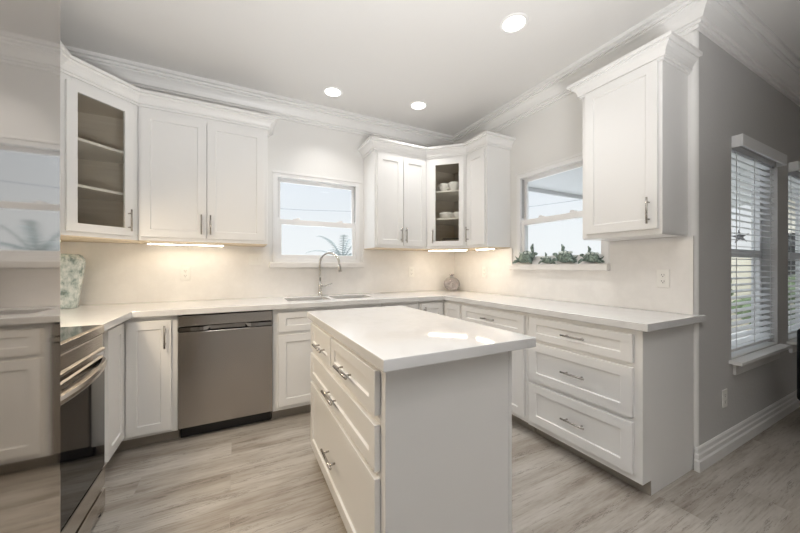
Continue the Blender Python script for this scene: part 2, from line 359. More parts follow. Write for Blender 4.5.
# casing beads and stools
def casing(w, F, h):
    m_ = MB(); u0, u1, v0, v1 = h
    m_.fbox(F, u0-.018, u1+.018, v1, v1+.022, -.018, 0); m_.fbox(F, u0-.012, u0, v0, v1, -.010, 0); m_.fbox(F, u1, u1+.012, v0, v1, -.010, 0)
    m_.build('casing', M_trim, w, bevel=.002)
casing(wA, FA, hA); casing(wB, FB, hB)
MB().fbox(FA, -2.14, -1.216, 1.188, 1.24, -.05, .0).build('sill', M_splash, wA, bevel=.004)
MB().fbox(FB, -1.852, -.935, 1.17, 1.22, -.055, .0).build('sill', M_splash, wB, bevel=.004)
for nm, h in (('window_3', g1_), ('window_4', g2_)):
    u0, u1, v0, v1 = h; fr = MB(); k = .04
    for a in ((u0, u1, v1-k, v1), (u0, u1, v0+.0, v0+k), (u0, u0+k, v0+k, v1-k), (u1-k, u1, v0+k, v1-k), (u0+k, u1-k, 1.27, 1.33)):
        fr.fbox(FG, *a, .085, .135)
    w = struct(fr.build(nm, M_vinyl, bevel=.002))
    MB().fbox(FG, u0+k-.003, u1-k+.003, 1.327, v1-k+.003, .112, .116).build('pane', M_pane, w)
    MB().fbox(FG, u0+k-.003, u1-k+.003, v0+k-.003, 1.273, .100, .104).build('pane', M_pane, w)
    s_ = MB(); s_.fbox(FG, u0-.045, u1+.045, v0-.024, v0, -.065, 0); s_.fbox(FG, u0+.001, u1-.001, v0+.001, v0+.010, -.002, .084)
    s_.build('sill', M_trim, w, bevel=.004)
    MB().fbox(FG, u0+.02, u1-.02, v0-.105, v0-.024, -.018, 0).build('apron', M_trim, w, bevel=.003)

# ------------------------------------------------------------------ joinery helpers
def shaker(F, u0, u1, v0, v1, parent, name='door', rail=.056, t=.02, rec=.009, n0=0.001, m=None):
    ch = .003
    rr = min(rail, (v1-v0)*.3)
    loops = []
    for (d, n) in ((0, n0), (0, n0+t), (None, n0+t), ('in', n0+t-rec)):
        if d == 0: a = (u0, u1, v0, v1)
        else:
            e = 0 if d is None else ch
            a = (u0+rail+e, u1-rail-e, v0+rr+e, v1-rr-e)
        loops.append([F(a[0], a[2], n), F(a[1], a[2], n), F(a[1], a[3], n), F(a[0], a[3], n)])
    b = MB(); vs = [p for l in loops for p in l]; fs = [(3, 2, 1, 0), (12, 13, 14, 15)]
    for i in range(3): fs += [(i*4+k, i*4+(k+1) % 4, (i+1)*4+(k+1) % 4, (i+1)*4+k) for k in range(4)]
    b.add(vs, fs)
    return b.build(name, m or M_cab, parent, bevel=.0015)
def glass_door(F, u0, u1, v0, v1, parent, rail=.056, t=.02, n0=.001):
    loops = []
    for e, n in ((0, n0), (0, n0+t), (rail, n0+t), (rail, n0)):
        a = (u0+e, u1-e, v0+e, v1-e)
        loops.append([F(a[0], a[2], n), F(a[1], a[2], n), F(a[1], a[3], n), F(a[0], a[3], n)])
    fs = []
    for i in range(4): fs += [(i*4+k, i*4+(k+1) % 4, ((i+1) % 4)*4+(k+1) % 4, ((i+1) % 4)*4+k) for k in range(4)]
    d = MB().add([p for l in loops for p in l], fs).build('glass_door', M_cab, parent, bevel=.0015)
    MB().fbox(F, u0+rail-.004, u1-rail+.004, v0+rail-.004, v1-rail+.004, n0+.008, n0+.012).build('pane', M_cabglass, d)
    return d
def pull(F, u, v, parent, ln=.15, vert=False, n0=.021):
    b = MB(); h = ln/2; r = .0055
    P = (lambda a, n: F(u, v+a, n)) if vert else (lambda a, n: F(u+a, v, n))
    b.tube([P(-h, n0+.03), P(h, n0+.03)], r, 10)
    for a in (-h*.64, h*.64): b.tube([P(a, n0), P(a, n0+.0255)], .0045, 8)
    o = b.build('handle', M_nickel, parent); o['label'] = 'brushed nickel bar handle'
    for p in o.data.polygons: p.use_smooth = len(p.vertices) == 4
    return o

ZU0, ZU1 = 1.382, 2.362
DZ0, DZ1 = 1.414, 2.318
cabcrown = [(.0012, 2.350), (.012, 2.350), (.012, 2.364), (.022, 2.364), (.022, 2.378),
            (.027, 2.392), (.036, 2.406), (.050, 2.416), (.050, 2.428), (.068, 2.428), (.068, 2.447), (.0012, 2.447)]

def upper_box(label, x0, x1, y0, y1, loc, group='white upper cabinets'):
    c = thing('upper_cabinet', label, 'cabinet', loc, group)
    b = MB().box(x0, x1, y0, y1, ZU0+.006, ZU1); b.build('body', M_cab, c, bevel=.002)
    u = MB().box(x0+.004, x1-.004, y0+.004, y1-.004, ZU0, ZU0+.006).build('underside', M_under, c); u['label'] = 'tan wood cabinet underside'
    return c
YU = -.305
# left double-door upper on the back wall
c = upper_box('wide white double-door upper cabinet left of the sink window', -3.037, -2.178, YU, -.002, (-2.607, -.15, ZU0))
F = frame((0, YU, 0), (1, 0, 0), (0, -1, 0))
for u0, u1, hu in ((-3.02, -2.618, -2.648), (-2.611, -2.206, -2.588)):
    d = shaker(F, u0, u1, DZ0, DZ1, c); pull(F, hu, 1.519, d, vert=True)
# right double-door upper on the back wall
c = upper_box('narrow white double-door upper cabinet right of the sink window', -1.205, -.612, YU, -.002, (-.908, -.15, ZU0))
for u0, u1, hu in ((-1.178, -.897, -.924), (-.890, -.62, -.868)):
    d = shaker(F, u0, u1, DZ0, DZ1, c); pull(F, hu, 1.519, d, vert=True)

def corner_upper(label, xc, sgn, hs, s0, s1):
    # pentagon: wall corner at (xc, 0); sgn = +1 right corner (runs to -x), -1 left corner (runs to +x)
    X = lambda d: xc-sgn*d
    a, b_, d = .608, .305, .002
    c = thing('upper_cabinet', label, 'cabinet', (X(.3), -.3, ZU0), 'white upper cabinets')
    pent = [(X(d), -d), (X(a), -d), (X(a), -b_), (X(b_), -a), (X(d), -a)]
    ins = [(X(d+.02), -d-.02), (X(a-.018), -d-.02), (X(a-.018), -b_+.012), (X(b_-.012), -a+.018), (X(d+.02), -a+.018)]
    body = MB()
    body.prism(pent, ZU1-.02, ZU1); body.prism(pent, ZU0+.006, ZU0+.026)
    z0, z1 = ZU0+.026, ZU1-.02
    for i in (0, 4, 1, 3):           # side and back walls, between outer and inner outline
        j = (i+1) % 5
        body.prism([pent[i], pent[j], ins[j], ins[i]], z0, z1)
    bo = body.build('body', M_cab, c)
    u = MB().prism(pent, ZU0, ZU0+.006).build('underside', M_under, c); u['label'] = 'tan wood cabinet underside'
    # dark wood lining
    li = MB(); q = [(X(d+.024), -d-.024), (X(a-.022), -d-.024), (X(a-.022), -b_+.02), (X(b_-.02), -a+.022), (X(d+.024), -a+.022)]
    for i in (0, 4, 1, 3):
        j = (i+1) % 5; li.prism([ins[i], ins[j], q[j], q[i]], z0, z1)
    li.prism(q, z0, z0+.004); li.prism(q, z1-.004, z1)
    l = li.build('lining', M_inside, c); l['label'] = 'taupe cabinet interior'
    # face frame on the diagonal
    P0 = V((X(a), -b_, 0)); P1 = V((X(b_), -a, 0)); wd = (P1-P0).length
    U = (P1-P0).normalized(); Nn = V((-sgn*.7071, -.7071, 0)); 
    F = frame(P0, U, Nn); f = MB()
    for g in ((0, .06, z0, z1), (wd-.06, wd, z0, z1), (.06, wd-.06, z0, z0+.03), (.06, wd-.06, z1-.045, z1)):
        f.fbox(F, *g, -.02, 0)
    f.build('face_frame', M_cab, c, bevel=.0015)
    for z in (1.712, 2.004):
        sh = MB().prism([(X(d+.026), -d-.026), (X(a-.024), -d-.026), (X(a-.024), -b_+.04), (X(b_-.04), -a+.024), (X(d+.026), -a+.024)], z-.012, z+.006).build('shelf', M_shelf, c, bevel=.002)
    dr = glass_door(F, s0, s1, DZ0, DZ1, c, rail=.052); pull(F, hs, 1.519, dr, vert=True)
    return c
corner_upper('diagonal glass-door corner upper cabinet with empty shelves, beside the fridge', -3.648, -1, .07, .04, .40)
corner_upper('diagonal glass-door corner upper cabinet holding white cups, in the far corner', 0, 1, .08, .052, .40)
# narrow single-door upper on right wall
c = thing('upper_cabinet', 'narrow single-door white upper cabinet on right wall next to the cup cabinet', 'cabinet', (-.15, -.75, ZU0), 'white upper cabinets')
MB().box(YU, -.002, -.905, -.612, ZU0+.006, ZU1).build('body', M_cab, c, bevel=.002)
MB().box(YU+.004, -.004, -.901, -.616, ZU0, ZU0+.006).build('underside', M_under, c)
FR = frame((YU, 0, 0), (0, -1, 0), (-1, 0, 0))          # u = -y
d = shaker(FR, .632, .888, DZ0, DZ1, c); pull(FR, .657, 1.524, d, vert=True)
# last single-door upper near the wall end
c = thing('upper_cabinet', 'large single-door white upper cabinet at the open end of right wall', 'cabinet', (-.15, -2.06, ZU0), 'white upper cabinets')
MB().box(YU, -.002, -2.29, -1.832, ZU0+.006, ZU1).build('body', M_cab, c, bevel=.002)
MB().box(YU+.004, -.004, -2.286, -1.836, ZU0, ZU0+.006).build('underside', M_cab, c)
d = shaker(FR, 1.862, 2.274, DZ0, DZ1+.04, c); pull(FR, 2.236, 1.517, d, vert=True)
MB().sweep(cabcrown, [(-.003, -1.832), (YU, -1.832), (YU, -2.29), (-.003, -2.29)], 1).build('crown', M_cab, c)
# uppers over the range on left wall (mostly behind the fridge)
c = thing('upper_cabinet', 'white upper cabinet on left wall above the range, mostly behind the fridge', 'cabinet', (-3.48, -.9, ZU0), 'white upper cabinets')
XL = -3.343
MB().box(XC+.002, XL, -1.13, -.612, ZU0, ZU1).build('body', M_cab, c, bevel=.002)
FL = frame((XL, 0, 0), (0, -1, 0), (1, 0, 0))
d = shaker(FL, .64, 1.10, DZ0, DZ1, c); pull(FL, 1.07, 1.519, d, vert=True)
tag(MB().sweep(cabcrown, [(XL, -1.13), (XL, -.609), (-3.040, YU), (-2.178, YU), (-2.178, -.003)], 1).build('cabinet_crown', M_cab),
    'white crown moulding running along the tops of the left upper cabinets', 'moulding')
tag(MB().sweep(cabcrown, [(-1.205, -.003), (-1.205, YU), (-.609, YU), (YU, -.609), (YU, -.905), (-.003, -.905)], 1).build('cabinet_crown', M_cab),
    'white crown moulding wrapping the tops of the corner upper cabinets right of the sink window', 'moulding')

# ------------------------------------------------------------------ base cabinets
ZB0, ZB1 = .085, .872
FYB = -.578                       # back run face frame
F = frame((0, FYB, 0), (1, 0, 0), (0, -1, 0))
def toe_box(b, x0, x1, y0, y1): b.box(x0, x1, y0, y1, 0, ZB0)
# left corner
c = thing('corner_base_cabinet', 'white corner base cabinet between the range and dishwasher', 'cabinet', (-3.3, -.3, 0), 'white base cabinets')
XLF = -3.062
pts = [(XC+.003, -.003), (-2.766, -.003), (-2.766, FYB), (XLF, FYB), (XLF, -1.132), (XC+.003, -1.132)]
MB().prism(pts, ZB0, ZB1).build('body', M_cab, c, bevel=.0015)
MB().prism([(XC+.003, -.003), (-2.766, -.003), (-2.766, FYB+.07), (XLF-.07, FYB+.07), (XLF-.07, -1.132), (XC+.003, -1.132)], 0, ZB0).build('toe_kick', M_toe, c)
d = shaker(F, -3.037, -2.80, .108, .842, c); pull(F, -2.832, .735, d, vert=True)
FLB = frame((XLF, 0, 0), (0, -1, 0), (1, 0, 0))
shaker(FLB, .606, .885, .118, .842, c)
# sink base
c = thing('sink_base_cabinet', 'white base cabinet under the sink beside the dishwasher', 'cabinet', (-1.7, -.3, 0), 'white base cabinets')
b = MB(); b.box(-2.164, -1.252, FYB, FYB+.02, ZB0, ZB1); b.box(-2.164, -2.146, FYB+.02, -.003, ZB0, ZB1); b.box(-1.27, -1.252, FYB+.02, -.003, ZB0, ZB1); b.box(-2.146, -1.27, FYB+.02, -.003, ZB0, ZB0+.02)
b.build('body', M_cab, c, bevel=.0015)
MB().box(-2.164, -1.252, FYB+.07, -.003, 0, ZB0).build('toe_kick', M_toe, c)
shaker(F, -2.125, -1.29, .694, .842, c, 'false_drawer')
for u0, u1, hu in ((-2.125, -1.711, -1.74), (-1.704, -1.29, -1.675)):
    d = shaker(F, u0, u1, .118, .668, c); pull(F, hu, .56, d, vert=True)
# drawer base between sink and corner
c = thing('drawer_base_cabinet', 'narrow white drawer base cabinet on back wall, mostly behind the island', 'cabinet', (-1.06, -.3, 0), 'white base cabinets')
MB().box(-1.249, -.868, FYB, -.003, ZB0, ZB1).build('body', M_cab, c, bevel=.0015)
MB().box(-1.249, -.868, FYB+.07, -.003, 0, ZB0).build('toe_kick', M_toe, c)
for v0, v1 in ((.694, .842), (.415, .668), (.118, .389)):
    d = shaker(F, -1.225, -.89, v0, v1, c, 'drawer'); pull(F, -1.057, (v0+v1)/2, d)
# right corner (doors in both leaves)
FXB = -.566
c = thing('corner_base_cabinet', 'white corner base cabinet with folding doors, below the small bottle vase', 'cabinet', (-.3, -.3, 0), 'white base cabinets')
pts = [(-.003, -.003), (-.865, -.003), (-.865, FYB), (FXB, FYB), (FXB, -.868), (-.003, -.868)]
MB().prism(pts, ZB0, ZB1).build('body', M_cab, c, bevel=.0015)
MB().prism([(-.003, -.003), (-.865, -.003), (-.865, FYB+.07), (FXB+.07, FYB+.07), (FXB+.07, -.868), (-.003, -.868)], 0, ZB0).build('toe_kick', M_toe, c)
d = shaker(F, -.846, -.592, .118, .846, c); pull(F, -.815, .74, d, vert=True)
FRB = frame((FXB, 0, 0), (0, -1, 0), (-1, 0, 0))
shaker(FRB, .606, .847, .118, .846, c)
# right run
c = thing('drawer_base_cabinet', 'white base cabinet with one drawer over doors, behind the island', 'cabinet', (-.3, -1.23, 0), 'white base cabinets')
MB().box(FXB, -.003, -1.60, -.871, ZB0, ZB1).build('body', M_cab, c, bevel=.0015)
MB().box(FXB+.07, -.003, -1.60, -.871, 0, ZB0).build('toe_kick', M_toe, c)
d = shaker(FRB, .89, 1.579, .70, .846, c, 'drawer'); pull(FRB, 1.235, .773, d)
for u0, u1, hu in ((.89, 1.231, 1.20), (1.238, 1.579, 1.268)):
    d = shaker(FRB, u0, u1, .118, .675, c); pull(FRB, hu, .56, d, vert=True)
c = thing('drawer_base_cabinet', 'white three-drawer base cabinet at the open end of right counter', 'cabinet', (-.3, -1.96, 0), 'white base cabinets')
prof = [(-.003, 0), (FXB+.085, 0), (FXB+.085, ZB0-.006), (FXB, ZB0-.006), (FXB, ZB1), (-.003, ZB1)]
MB().add([(x, y, z) for y in (-2.317, -1.602) for x, z in prof], [tuple(range(6)), tuple(range(6, 12))]+[(i, (i+1) % 6, 6+(i+1) % 6, 6+i) for i in range(6)]).build('body', M_cab, c, bevel=.0015)
MB().box(FXB+.075, FXB+.084, -2.316, -1.604, 0.001, ZB0-.007).build('toe_kick', M_toe, c)  # thin board whose dark tone paints in the notch's shadow
for v0, v1 in ((.698, .846), (.412, .672), (.118, .386)):
    d = shaker(FRB, 1.626, 2.277, v0, v1, c, 'drawer'); pull(FRB, 1.963, (v0+v1)/2, d)

# dishwasher
c = thing('dishwasher', 'stainless steel dishwasher under the counter on back wall', 'dishwasher', (-2.465, -.3, 0))
x0, x1 = -2.762, -2.168
MB().box(x0+.01, x1-.01, -.56, -.02, .09, .855).build('body', M_dark, c)
MB().box(x0+.005, x1-.005, -.52, -.50, .004, .098).build('toe_kick', M_dark, c)
b = MB()                         # door: vertical profile extruded along x
prof = [(-.562, .096), (-.600, .100), (-.604, .748), (-.600, .752), (-.562, .752)]
b.add([(x, y, z) for x in (x0, x1) for y, z in prof], [tuple(range(5)), tuple(range(5, 10))]+[(i, (i+1) % 5, 5+(i+1) % 5, 5+i) for i in range(5)])
dr = b.build('door', M_steel_v, c, bevel=.002)
MB().box(x0, x1, -.603, -.562, .792, .862).build('control_panel', M_steel_v, c, bevel=.003)
b = MB()                         # handle bar with a pocket scooped in its middle
zt, zb_ = .788, .755; seg = 32
front = []
for i in range(seg+1):
    x = x0+(x1-x0)*i/seg; u = abs(x-(x0+x1)/2)
    dip = 0.0 if u > .145 else (1 if u < .115 else .5+.5*math.cos(math.pi*(u-.115)/.03))
    front.append((x, -.612+.034*dip))
vs = []
for x, y in front: vs += [(x, y, zb_+.004), (x, y, zt-.004), (x, -.564, zt), (x, -.564, zb_)]
b.add(vs, [(i*4+k, i*4+(k+1) % 4, (i+1)*4+(k+1) % 4, (i+1)*4+k) for i in range(seg) for k in range(4)]+[(3, 2, 1, 0), tuple(seg*4+k for k in range(4))])
h = b.build('handle', M_steel_fridge, c, smooth=False); h['label'] = 'bright steel pocket handle'

# ------------------------------------------------------------------ worktop, sink, backsplash
CT0, CT1 = .874, .914
xs = [XC+.002, -3.0, -2.03, -1.672, -1.628, -1.27, -.600, -.0155]
ys = [-2.354, -1.133, -.625, -.46, -.15, -.0155]
def inside(x, y):
    if not ((y > -.625) or (x < -3.0 and y > -1.133) or (x > -.600)): return False
    if -.46 < y < -.15 and (-2.03 < x < -1.672 or -1.628 < x < -1.27): return False
    return True
ct = MB().cells(xs, ys, inside, sm_ident, CT0, CT1)
ct.box(-.0155, .055, -2.354, -2.332, CT0, CT1)
tag(ct.build('countertop', M_quartz, bevel=.003), 'white quartz countertop running around the walls in a U', 'countertop')
c = thing('kitchen_sink', 'stainless double-bowl sink set into the white counter below the window', 'sink', (-1.65, -.31, .7))
for x0, x1 in ((-2.035, -1.667), (-1.633, -1.265)):
    b = MB(); y0, y1, z1, z0, t = -.465, -.145, .8725, .69, .004
    b.box(x0, x1, y0, y1, z0, z0+t); b.box(x0, x0+t, y0, y1, z0+t, z1); b.box(x1-t, x1, y0, y1, z0+t, z1)
    b.box(x0+t, x1-t, y0, y0+t, z0+t, z1); b.box(x0+t, x1-t, y1-t, y1, z0+t, z1)
    bo = b.build('bowl', M_sink, c, bevel=.001)
    MB().lathe([(.045, 0), (.045, .003), (.03, .004), (.012, .001), (0, .001)], ((x0+x1)/2, (y0+y1)/2, z0+t), 24).build('drain', M_chrome, bo, smooth=True)
# backsplash slabs
FAs = lambda u, v, n: V((u, -n, v))
tag(MB().cells([XC+.002, -2.14, -1.216, -.0155], [.9145, 1.188, 1.242, 1.3805],
    lambda u, v: not (-2.14 < u < -1.216 and v > 1.188), FAs, .0005, .0145).build('backsplash', M_splash), 'white quartz backsplash slab on back wall behind the sink', 'backsplash')
FBs = lambda u, v, n: V((-n, u, v))
tag(MB().cells([-2.319, -1.852, -.935, -.0005], [.9145, 1.17, 1.222, 1.3805],
    lambda u, v: not (-1.852 < u < -.935 and v > 1.17), FBs, .0005, .0145).build('backsplash', M_splash, bevel=.001), 'white quartz backsplash slab on right wall under the turtle window', 'backsplash')
MBl = MB().box(XC+.0005, XC+.0145, -1.13, -.0155, .9145, 1.3805)
tag(MBl.build('backsplash', M_splash), 'white quartz backsplash slab on left wall behind the green vase', 'backsplash')

# faucet
c = thing('kitchen_faucet', 'brushed steel gooseneck kitchen faucet behind the sink', 'faucet', (-1.685, -.075, .914))
fx, fy = -1.685, -.075
MB().lathe([(.026, 0), (.026, .006), (.018, .012), (.016, .06), (.0155, .13), (.012, .135)], (fx, fy, .9145), 20).build('base', M_chrome, c, smooth=True)
dx, dy = .80, -.60; R_ = .098; zs = 1.235
pt = [(fx, fy, 1.04), (fx, fy, 1.12), (fx, fy, zs)]
for i in range(1, 15):
    a = math.pi*i/15*1.0; pt.append((fx+dx*R_*(1-math.cos(a)), fy+dy*R_*(1-math.cos(a)), zs+R_*math.sin(a)))
ex, ey = fx+dx*2*R_, fy+dy*2*R_
pt += [(ex+.002, ey, zs-.02)]
MB().tube(pt, .011, 12).build('spout', M_chrome, c, smooth=True)
MB().tube([(ex+.002, ey, zs-.02), (ex+.003, ey, zs-.035), (ex+.006, ey-.002, zs-.085), (ex+.006, ey-.002, zs-.09)], [.012, .016, .019, .017], 14).build('spray_head', M_chrome, c, smooth=True)
b = MB().tube([(fx+.014, fy-.004, 1.01), (fx+.05, fy-.012, 1.01)], .010, 12); b.tube([(fx+.045, fy-.012, 1.01), (fx+.075, fy-.02, 1.018), (fx+.115, fy-.03, 1.034)], [.006, .006, .005], 10)
b.build('lever', M_chrome, c, smooth=True)

# ------------------------------------------------------------------ island
c = thing('kitchen_island', 'white drawer island with a white quartz top in the middle of the kitchen', 'island', (-1.68, -1.7, 0))
ix0, ix1, iy0, iy1 = -1.988, -1.432, -2.262, -1.165
b = MB().box(ix0+.02, ix1, iy0+.004, iy1, .0, .873); b.build('body', M_cab, c, bevel=.0015)
FI = frame((ix0, 0, 0), (0, -1, 0), (-1, 0, 0))
b = MB(); b.box(ix0, ix0+.02, iy0, iy1, .06, .873); b.build('face_frame', M_cab, c, bevel=.0015)
MB().box(ix1-.012, ix1+.002, iy0-.0, iy0+.0035, 0, .873).build('corner_trim', M_cab, c)
MB().box(-2.012, -1.335, -2.301, -1.125, .874, .914).build('top', M_quartz, c, bevel=.003)
for u0, u1, v0, v1, hu in ((1.215, 1.665, .708, .856, 1.50), (1.682, 2.222, .708, .856, 1.925), (1.215, 2.222, .522, .676, 1.71), (1.215, 2.222, .115, .498, 1.70)):
    d = shaker(FI, u0, u1, v0, v1, c, 'drawer', rail=.052)
    pull(FI, hu, (v0+v1)/2-.012, d, ln=.17)

# ------------------------------------------------------------------ range and fridge
c = thing('range_oven', 'stainless electric range with black glass oven door beside the fridge', 'oven', (-3.3, -1.52, 0))
ry0, ry1 = -1.897, -1.137
MB().box(XC+.02, -3.03, ry0, ry1, .05, .895).build('body', M_steel_range, c)
MB().box(XC+.02, -3.08, ry0+.02, ry1-.02, .0, .05).build('base', M_dark, c)
MB().box(XC+.02, -3.0, ry0, ry1, .896, .916).build('cooktop', M_blackglass, c, bevel=.003)
def yprof(prof, name, m, y0=ry0, y1=ry1, bevel=.002):
    n = len(prof); b = MB()
    b.add([(x, y, z) for y in (y0, y1) for x, z in prof], [tuple(range(n)), tuple(range(n, 2*n))]+[(i, (i+1) % n, n+(i+1) % n, n+i) for i in range(n)])
    return b.build(name, m, c, bevel=bevel)
yprof([(-3.03, .9155), (-2.999, .9155), (-2.988, .911), (-2.987, .878), (-3.03, .878)], 'cooktop_trim', M_steel_range)
p = yprof([(-3.03, .875), (-2.987, .875), (-2.987, .871), (-2.994, .866), (-2.994, .808), (-2.984, .803), (-2.984, .793), (-3.03, .793)], 'control_panel', M_steel_range)
p2 = yprof([(-3.028, .768), (-2.998, .768), (-2.990, .760), (-2.988, .702), (-3.028, .702)], 'door_rail', M_steel_range)
for k in range(8):
    yy = ry0+.10+k*.08
    MB().box(-2.9885, -2.9865, yy, yy+.05, .738, .7415).build('vent_slot', M_dark, p2)
dr = MB().box(-3.028, -2.986, ry0, ry1, .225, .700).build('oven_door', M_blackglass, c, bevel=.003)
MB().box(-2.986, -2.983, ry0, ry1, .220, .2245).build('door_edge', M_steel_fridge, c)
n = 32; pts = []
for i in range(n+1):
    t = i/n; y = ry1-.006-(ry1-ry0-.012)*t; bow = math.sin(math.pi*t)
    pts.append((-2.984+.050*bow**.75, y, .742))
hb = MB(); vs = []
for x, y, z in pts: vs += [(x-.012, y, z-.016), (x-.001, y, z-.018), (x+.006, y, z-.010), (x+.007, y, z+.002), (x+.001, y, z+.014), (x-.012, y, z+.016)]
hb.add(vs, [(i*6+k, i*6+(k+1) % 6, (i+1)*6+(k+1) % 6, (i+1)*6+k) for i in range(n) for k in range(6)]+[(5, 4, 3, 2, 1, 0), tuple(n*6+k for k in range(6))])
for yy in (ry1-.012, ry0+.012): hb.box(-2.9895, -2.985, yy-.006, yy+.006, .728, .756)
hb.build('handle', M_steel_range, dr, bevel=.001)['label'] = 'bowed bright steel handle'
yprof([(-3.028, .218), (-2.984, .218), (-2.984, .135), (-3.0, .128), (-3.028, .128)], 'lower_rail', M_steel_range)
yprof([(-3.028, .115), (-2.984, .115), (-2.984, .03), (-3.028, .03)], 'storage_drawer', M_steel_range)
for yy in (ry0+.03, ry1-.03):
    MB().lathe([(.018, 0), (.018, .03)], (-3.01, yy, 0), 12).build('foot', M_dark, c)

c = thing('refrigerator', 'tall polished stainless steel refrigerator at left edge', 'refrigerator', (-3.25, -2.53, 0))
fy1, fy0, fx1 = -2.168, -3.07, -2.772
MB().box(XC+.03, -2.872, fy0, fy1, .03, 1.84).build('body', M_steel_v, c, bevel=.004)
for y0, y1 in ((fy0, -2.628), (-2.622, fy1)):
    dd = MB().box(-2.87, fx1, y0, y1, .09, 1.835).build('door', M_steel_fridge, c, bevel=.012, seg=5)
    yy = -2.68 if y0 == fy0 else -2.57
    hb = MB().tube([(fx1+.05, yy, .55), (fx1+.05, yy, 1.5)], .012, 12)
    for z in (.62, 1.43): hb.tube([(fx1, yy, z), (fx1+.045, yy, z)], .008, 10)
    hb.build('handle', M_steel_v, dd, smooth=False)
MB().box(XC+.05, -2.95, fy0+.02, fy1-.02, 0, .03).build('base', M_dark, c)
MB().box(-2.949, -2.87, fy0+.01, fy1-.01, .035, .085).build('grille', M_dark, c)

# ------------------------------------------------------------------ lamps
def downlight(x, y, label):
    t = thing('recessed_light', label, 'ceiling light', (x, y, ZC), 'recessed ceiling lights')
    MB().lathe([(.068, -.001), (.070, -.006), (.085, -.006), (.088, -.001), (.088, 0), (.068, 0)], (x, y, ZC), 36).build('trim_ring', M_trim, t, smooth=True)
    MB().lathe([(.0, -.004), (.068, -.004), (.068, -.0005), (0, -.0005)], (x, y, ZC), 36).build('lens', M_lens, t)
    d = bpy.data.lights.new('lamp', 'AREA'); d.shape = 'DISK'; d.size = .13; d.energy = DOWN_W; d.color = DOWN_COL; d.spread = math.radians(100)
    o = bpy.data.objects.new('lamp', d); C.objects.link(o); o.parent = t; o.location = (0, 0, -.012)
downlight(-1.647, -.404, 'recessed ceiling light above the sink window')
downlight(-.849, -.551, 'recessed ceiling light nearest the far corner')
downlight(-.834, -1.72, 'recessed ceiling light above the right counter, largest of the three')
for x, y in ((-2.64, -1.74), (-2.12, -2.9), (-.75, -3.3)):  # extra unseen downlights, added for bounce and for streaks on the dishwasher
    downlight(x, y, 'added recessed ceiling light out of view')
def strip(x0, y0, x1, y1, label, em=None):
    a, b = V((x0, y0, 0)), V((x1, y1, 0)); U = (b-a).normalized(); Nn = V((U.y, -U.x, 0)); F = frame(a, U, Nn); ln = (b-a).length
    t = thing('under_cabinet_light', label, 'lamp', ((x0+x1)/2, (y0+y1)/2, ZU0), 'under-cabinet light bars')
    MB().fbox(F, 0, ln, ZU0-.010, ZU0-.0005, -.014, .014).build('housing', M_plate, t, bevel=.002)
    MB().fbox(F, .01, ln-.01, ZU0-.0125, ZU0-.0105, -.010, .010).build('diffuser', em or M_strip, t)
strip(-3.02, -.17, -2.50, -.17, 'lit light bar under the wide left upper cabinet')
strip(-3.56, -.52, -3.56, -.28, 'added light bar under the empty glass corner cabinet, hidden behind the fridge edge')  # unseen bar added to even out the warm backsplash
strip(-.54, -.24, -.24, -.54, 'lit light bar under the cup cabinet in the far corner', M_stripb)
strip(-.20, -.63, -.20, -.89, 'lit light bar under the narrow upper cabinet on right wall', M_stripb)

# unseen hood and lamp added over the range to warm the island's drawer side
c = thing('added_range_hood', 'added stainless range hood above the range, unseen behind the refrigerator', 'hood', (-3.4, -1.517, 1.66))
b = MB(); b.add([(x, y, z) for y in (-1.897, -1.137) for x, z in ((XC+.001, 1.66), (-3.17, 1.66), (-3.17, 1.70), (-3.32, 1.82), (XC+.001, 1.82))],
    [tuple(range(5)), tuple(range(5, 10))]+[(i, (i+1) % 5, 5+(i+1) % 5, 5+i) for i in range(5)]); b.build('body', M_steel_range, c, bevel=.003)
MB().box(-3.30, -3.22, -1.72, -1.32, 1.655, 1.6595).build('lens', M_strip, c)
d = bpy.data.lights.new('lamp', 'AREA'); d.shape = 'RECTANGLE'; d.size = .3; d.size_y = .06; d.energy = HOOD_W; d.color = (1, .80, .56)
o = bpy.data.objects.new('lamp', d); C.objects.link(o); o.parent = c; o.location = (.17, 0, -.012); o.rotation_euler = (0, math.radians(-35), 0)

# ------------------------------------------------------------------ outlets
def outlet(F, label, w=.07, h=.114, kind='duplex', name='wall_outlet'):
    o = F(0, 0, 0); t = thing(name, label, 'outlet' if kind == 'duplex' else 'switch', o, None)
    MB().fbox(F, -w/2, w/2, -h/2, h/2, .0005, .006).build('plate', M_plate, t, bevel=.002)
    if kind == 'duplex':
        for s in (-1, 1):
            r = MB().fbox(F, -.016, .016, s*.02-.014, s*.02+.014, .006, .0075).build('receptacle', M_plate, t, bevel=.004)
            q = MB(); q.fbox(F, -.008, -.0055, s*.02-.001, s*.02+.008, .0072, .0078); q.fbox(F, .0055, .008, s*.02-.001, s*.02+.007, .0072, .0078); q.fbox(F, -.0025, .0025, s*.02-.010, s*.02-.005, .0072, .0078)
            q.build('slot', M_slot, r)
    else:
        for s in (-1, 1):
            MB().fbox(F, s*.023-.006, s*.023+.006, -.012, .012, .006, .014).build('toggle', M_plate, t, bevel=.002)
wall_f = lambda x, z: frame((x, -.0145, z), (1, 0, 0), (0, -1, 0))
rw_f = lambda y, z: frame((-.0145, y, z), (0, -1, 0), (-1, 0, 0))
outlet(wall_f(-2.79, 1.142), 'white outlet on the backsplash above the dishwasher')
outlet(wall_f(-2.258, 1.266), 'white double light switch left of the sink window', .115, .10, 'switch', 'light_switch')
outlet(wall_f(-.627, 1.138), 'white outlet on the back wall left of the small vase')
outlet(rw_f(-.553, 1.140), 'white outlet on the right wall right of the small vase')
outlet(rw_f(-2.172, 1.125), 'white outlet with dark slots below the large end cabinet')
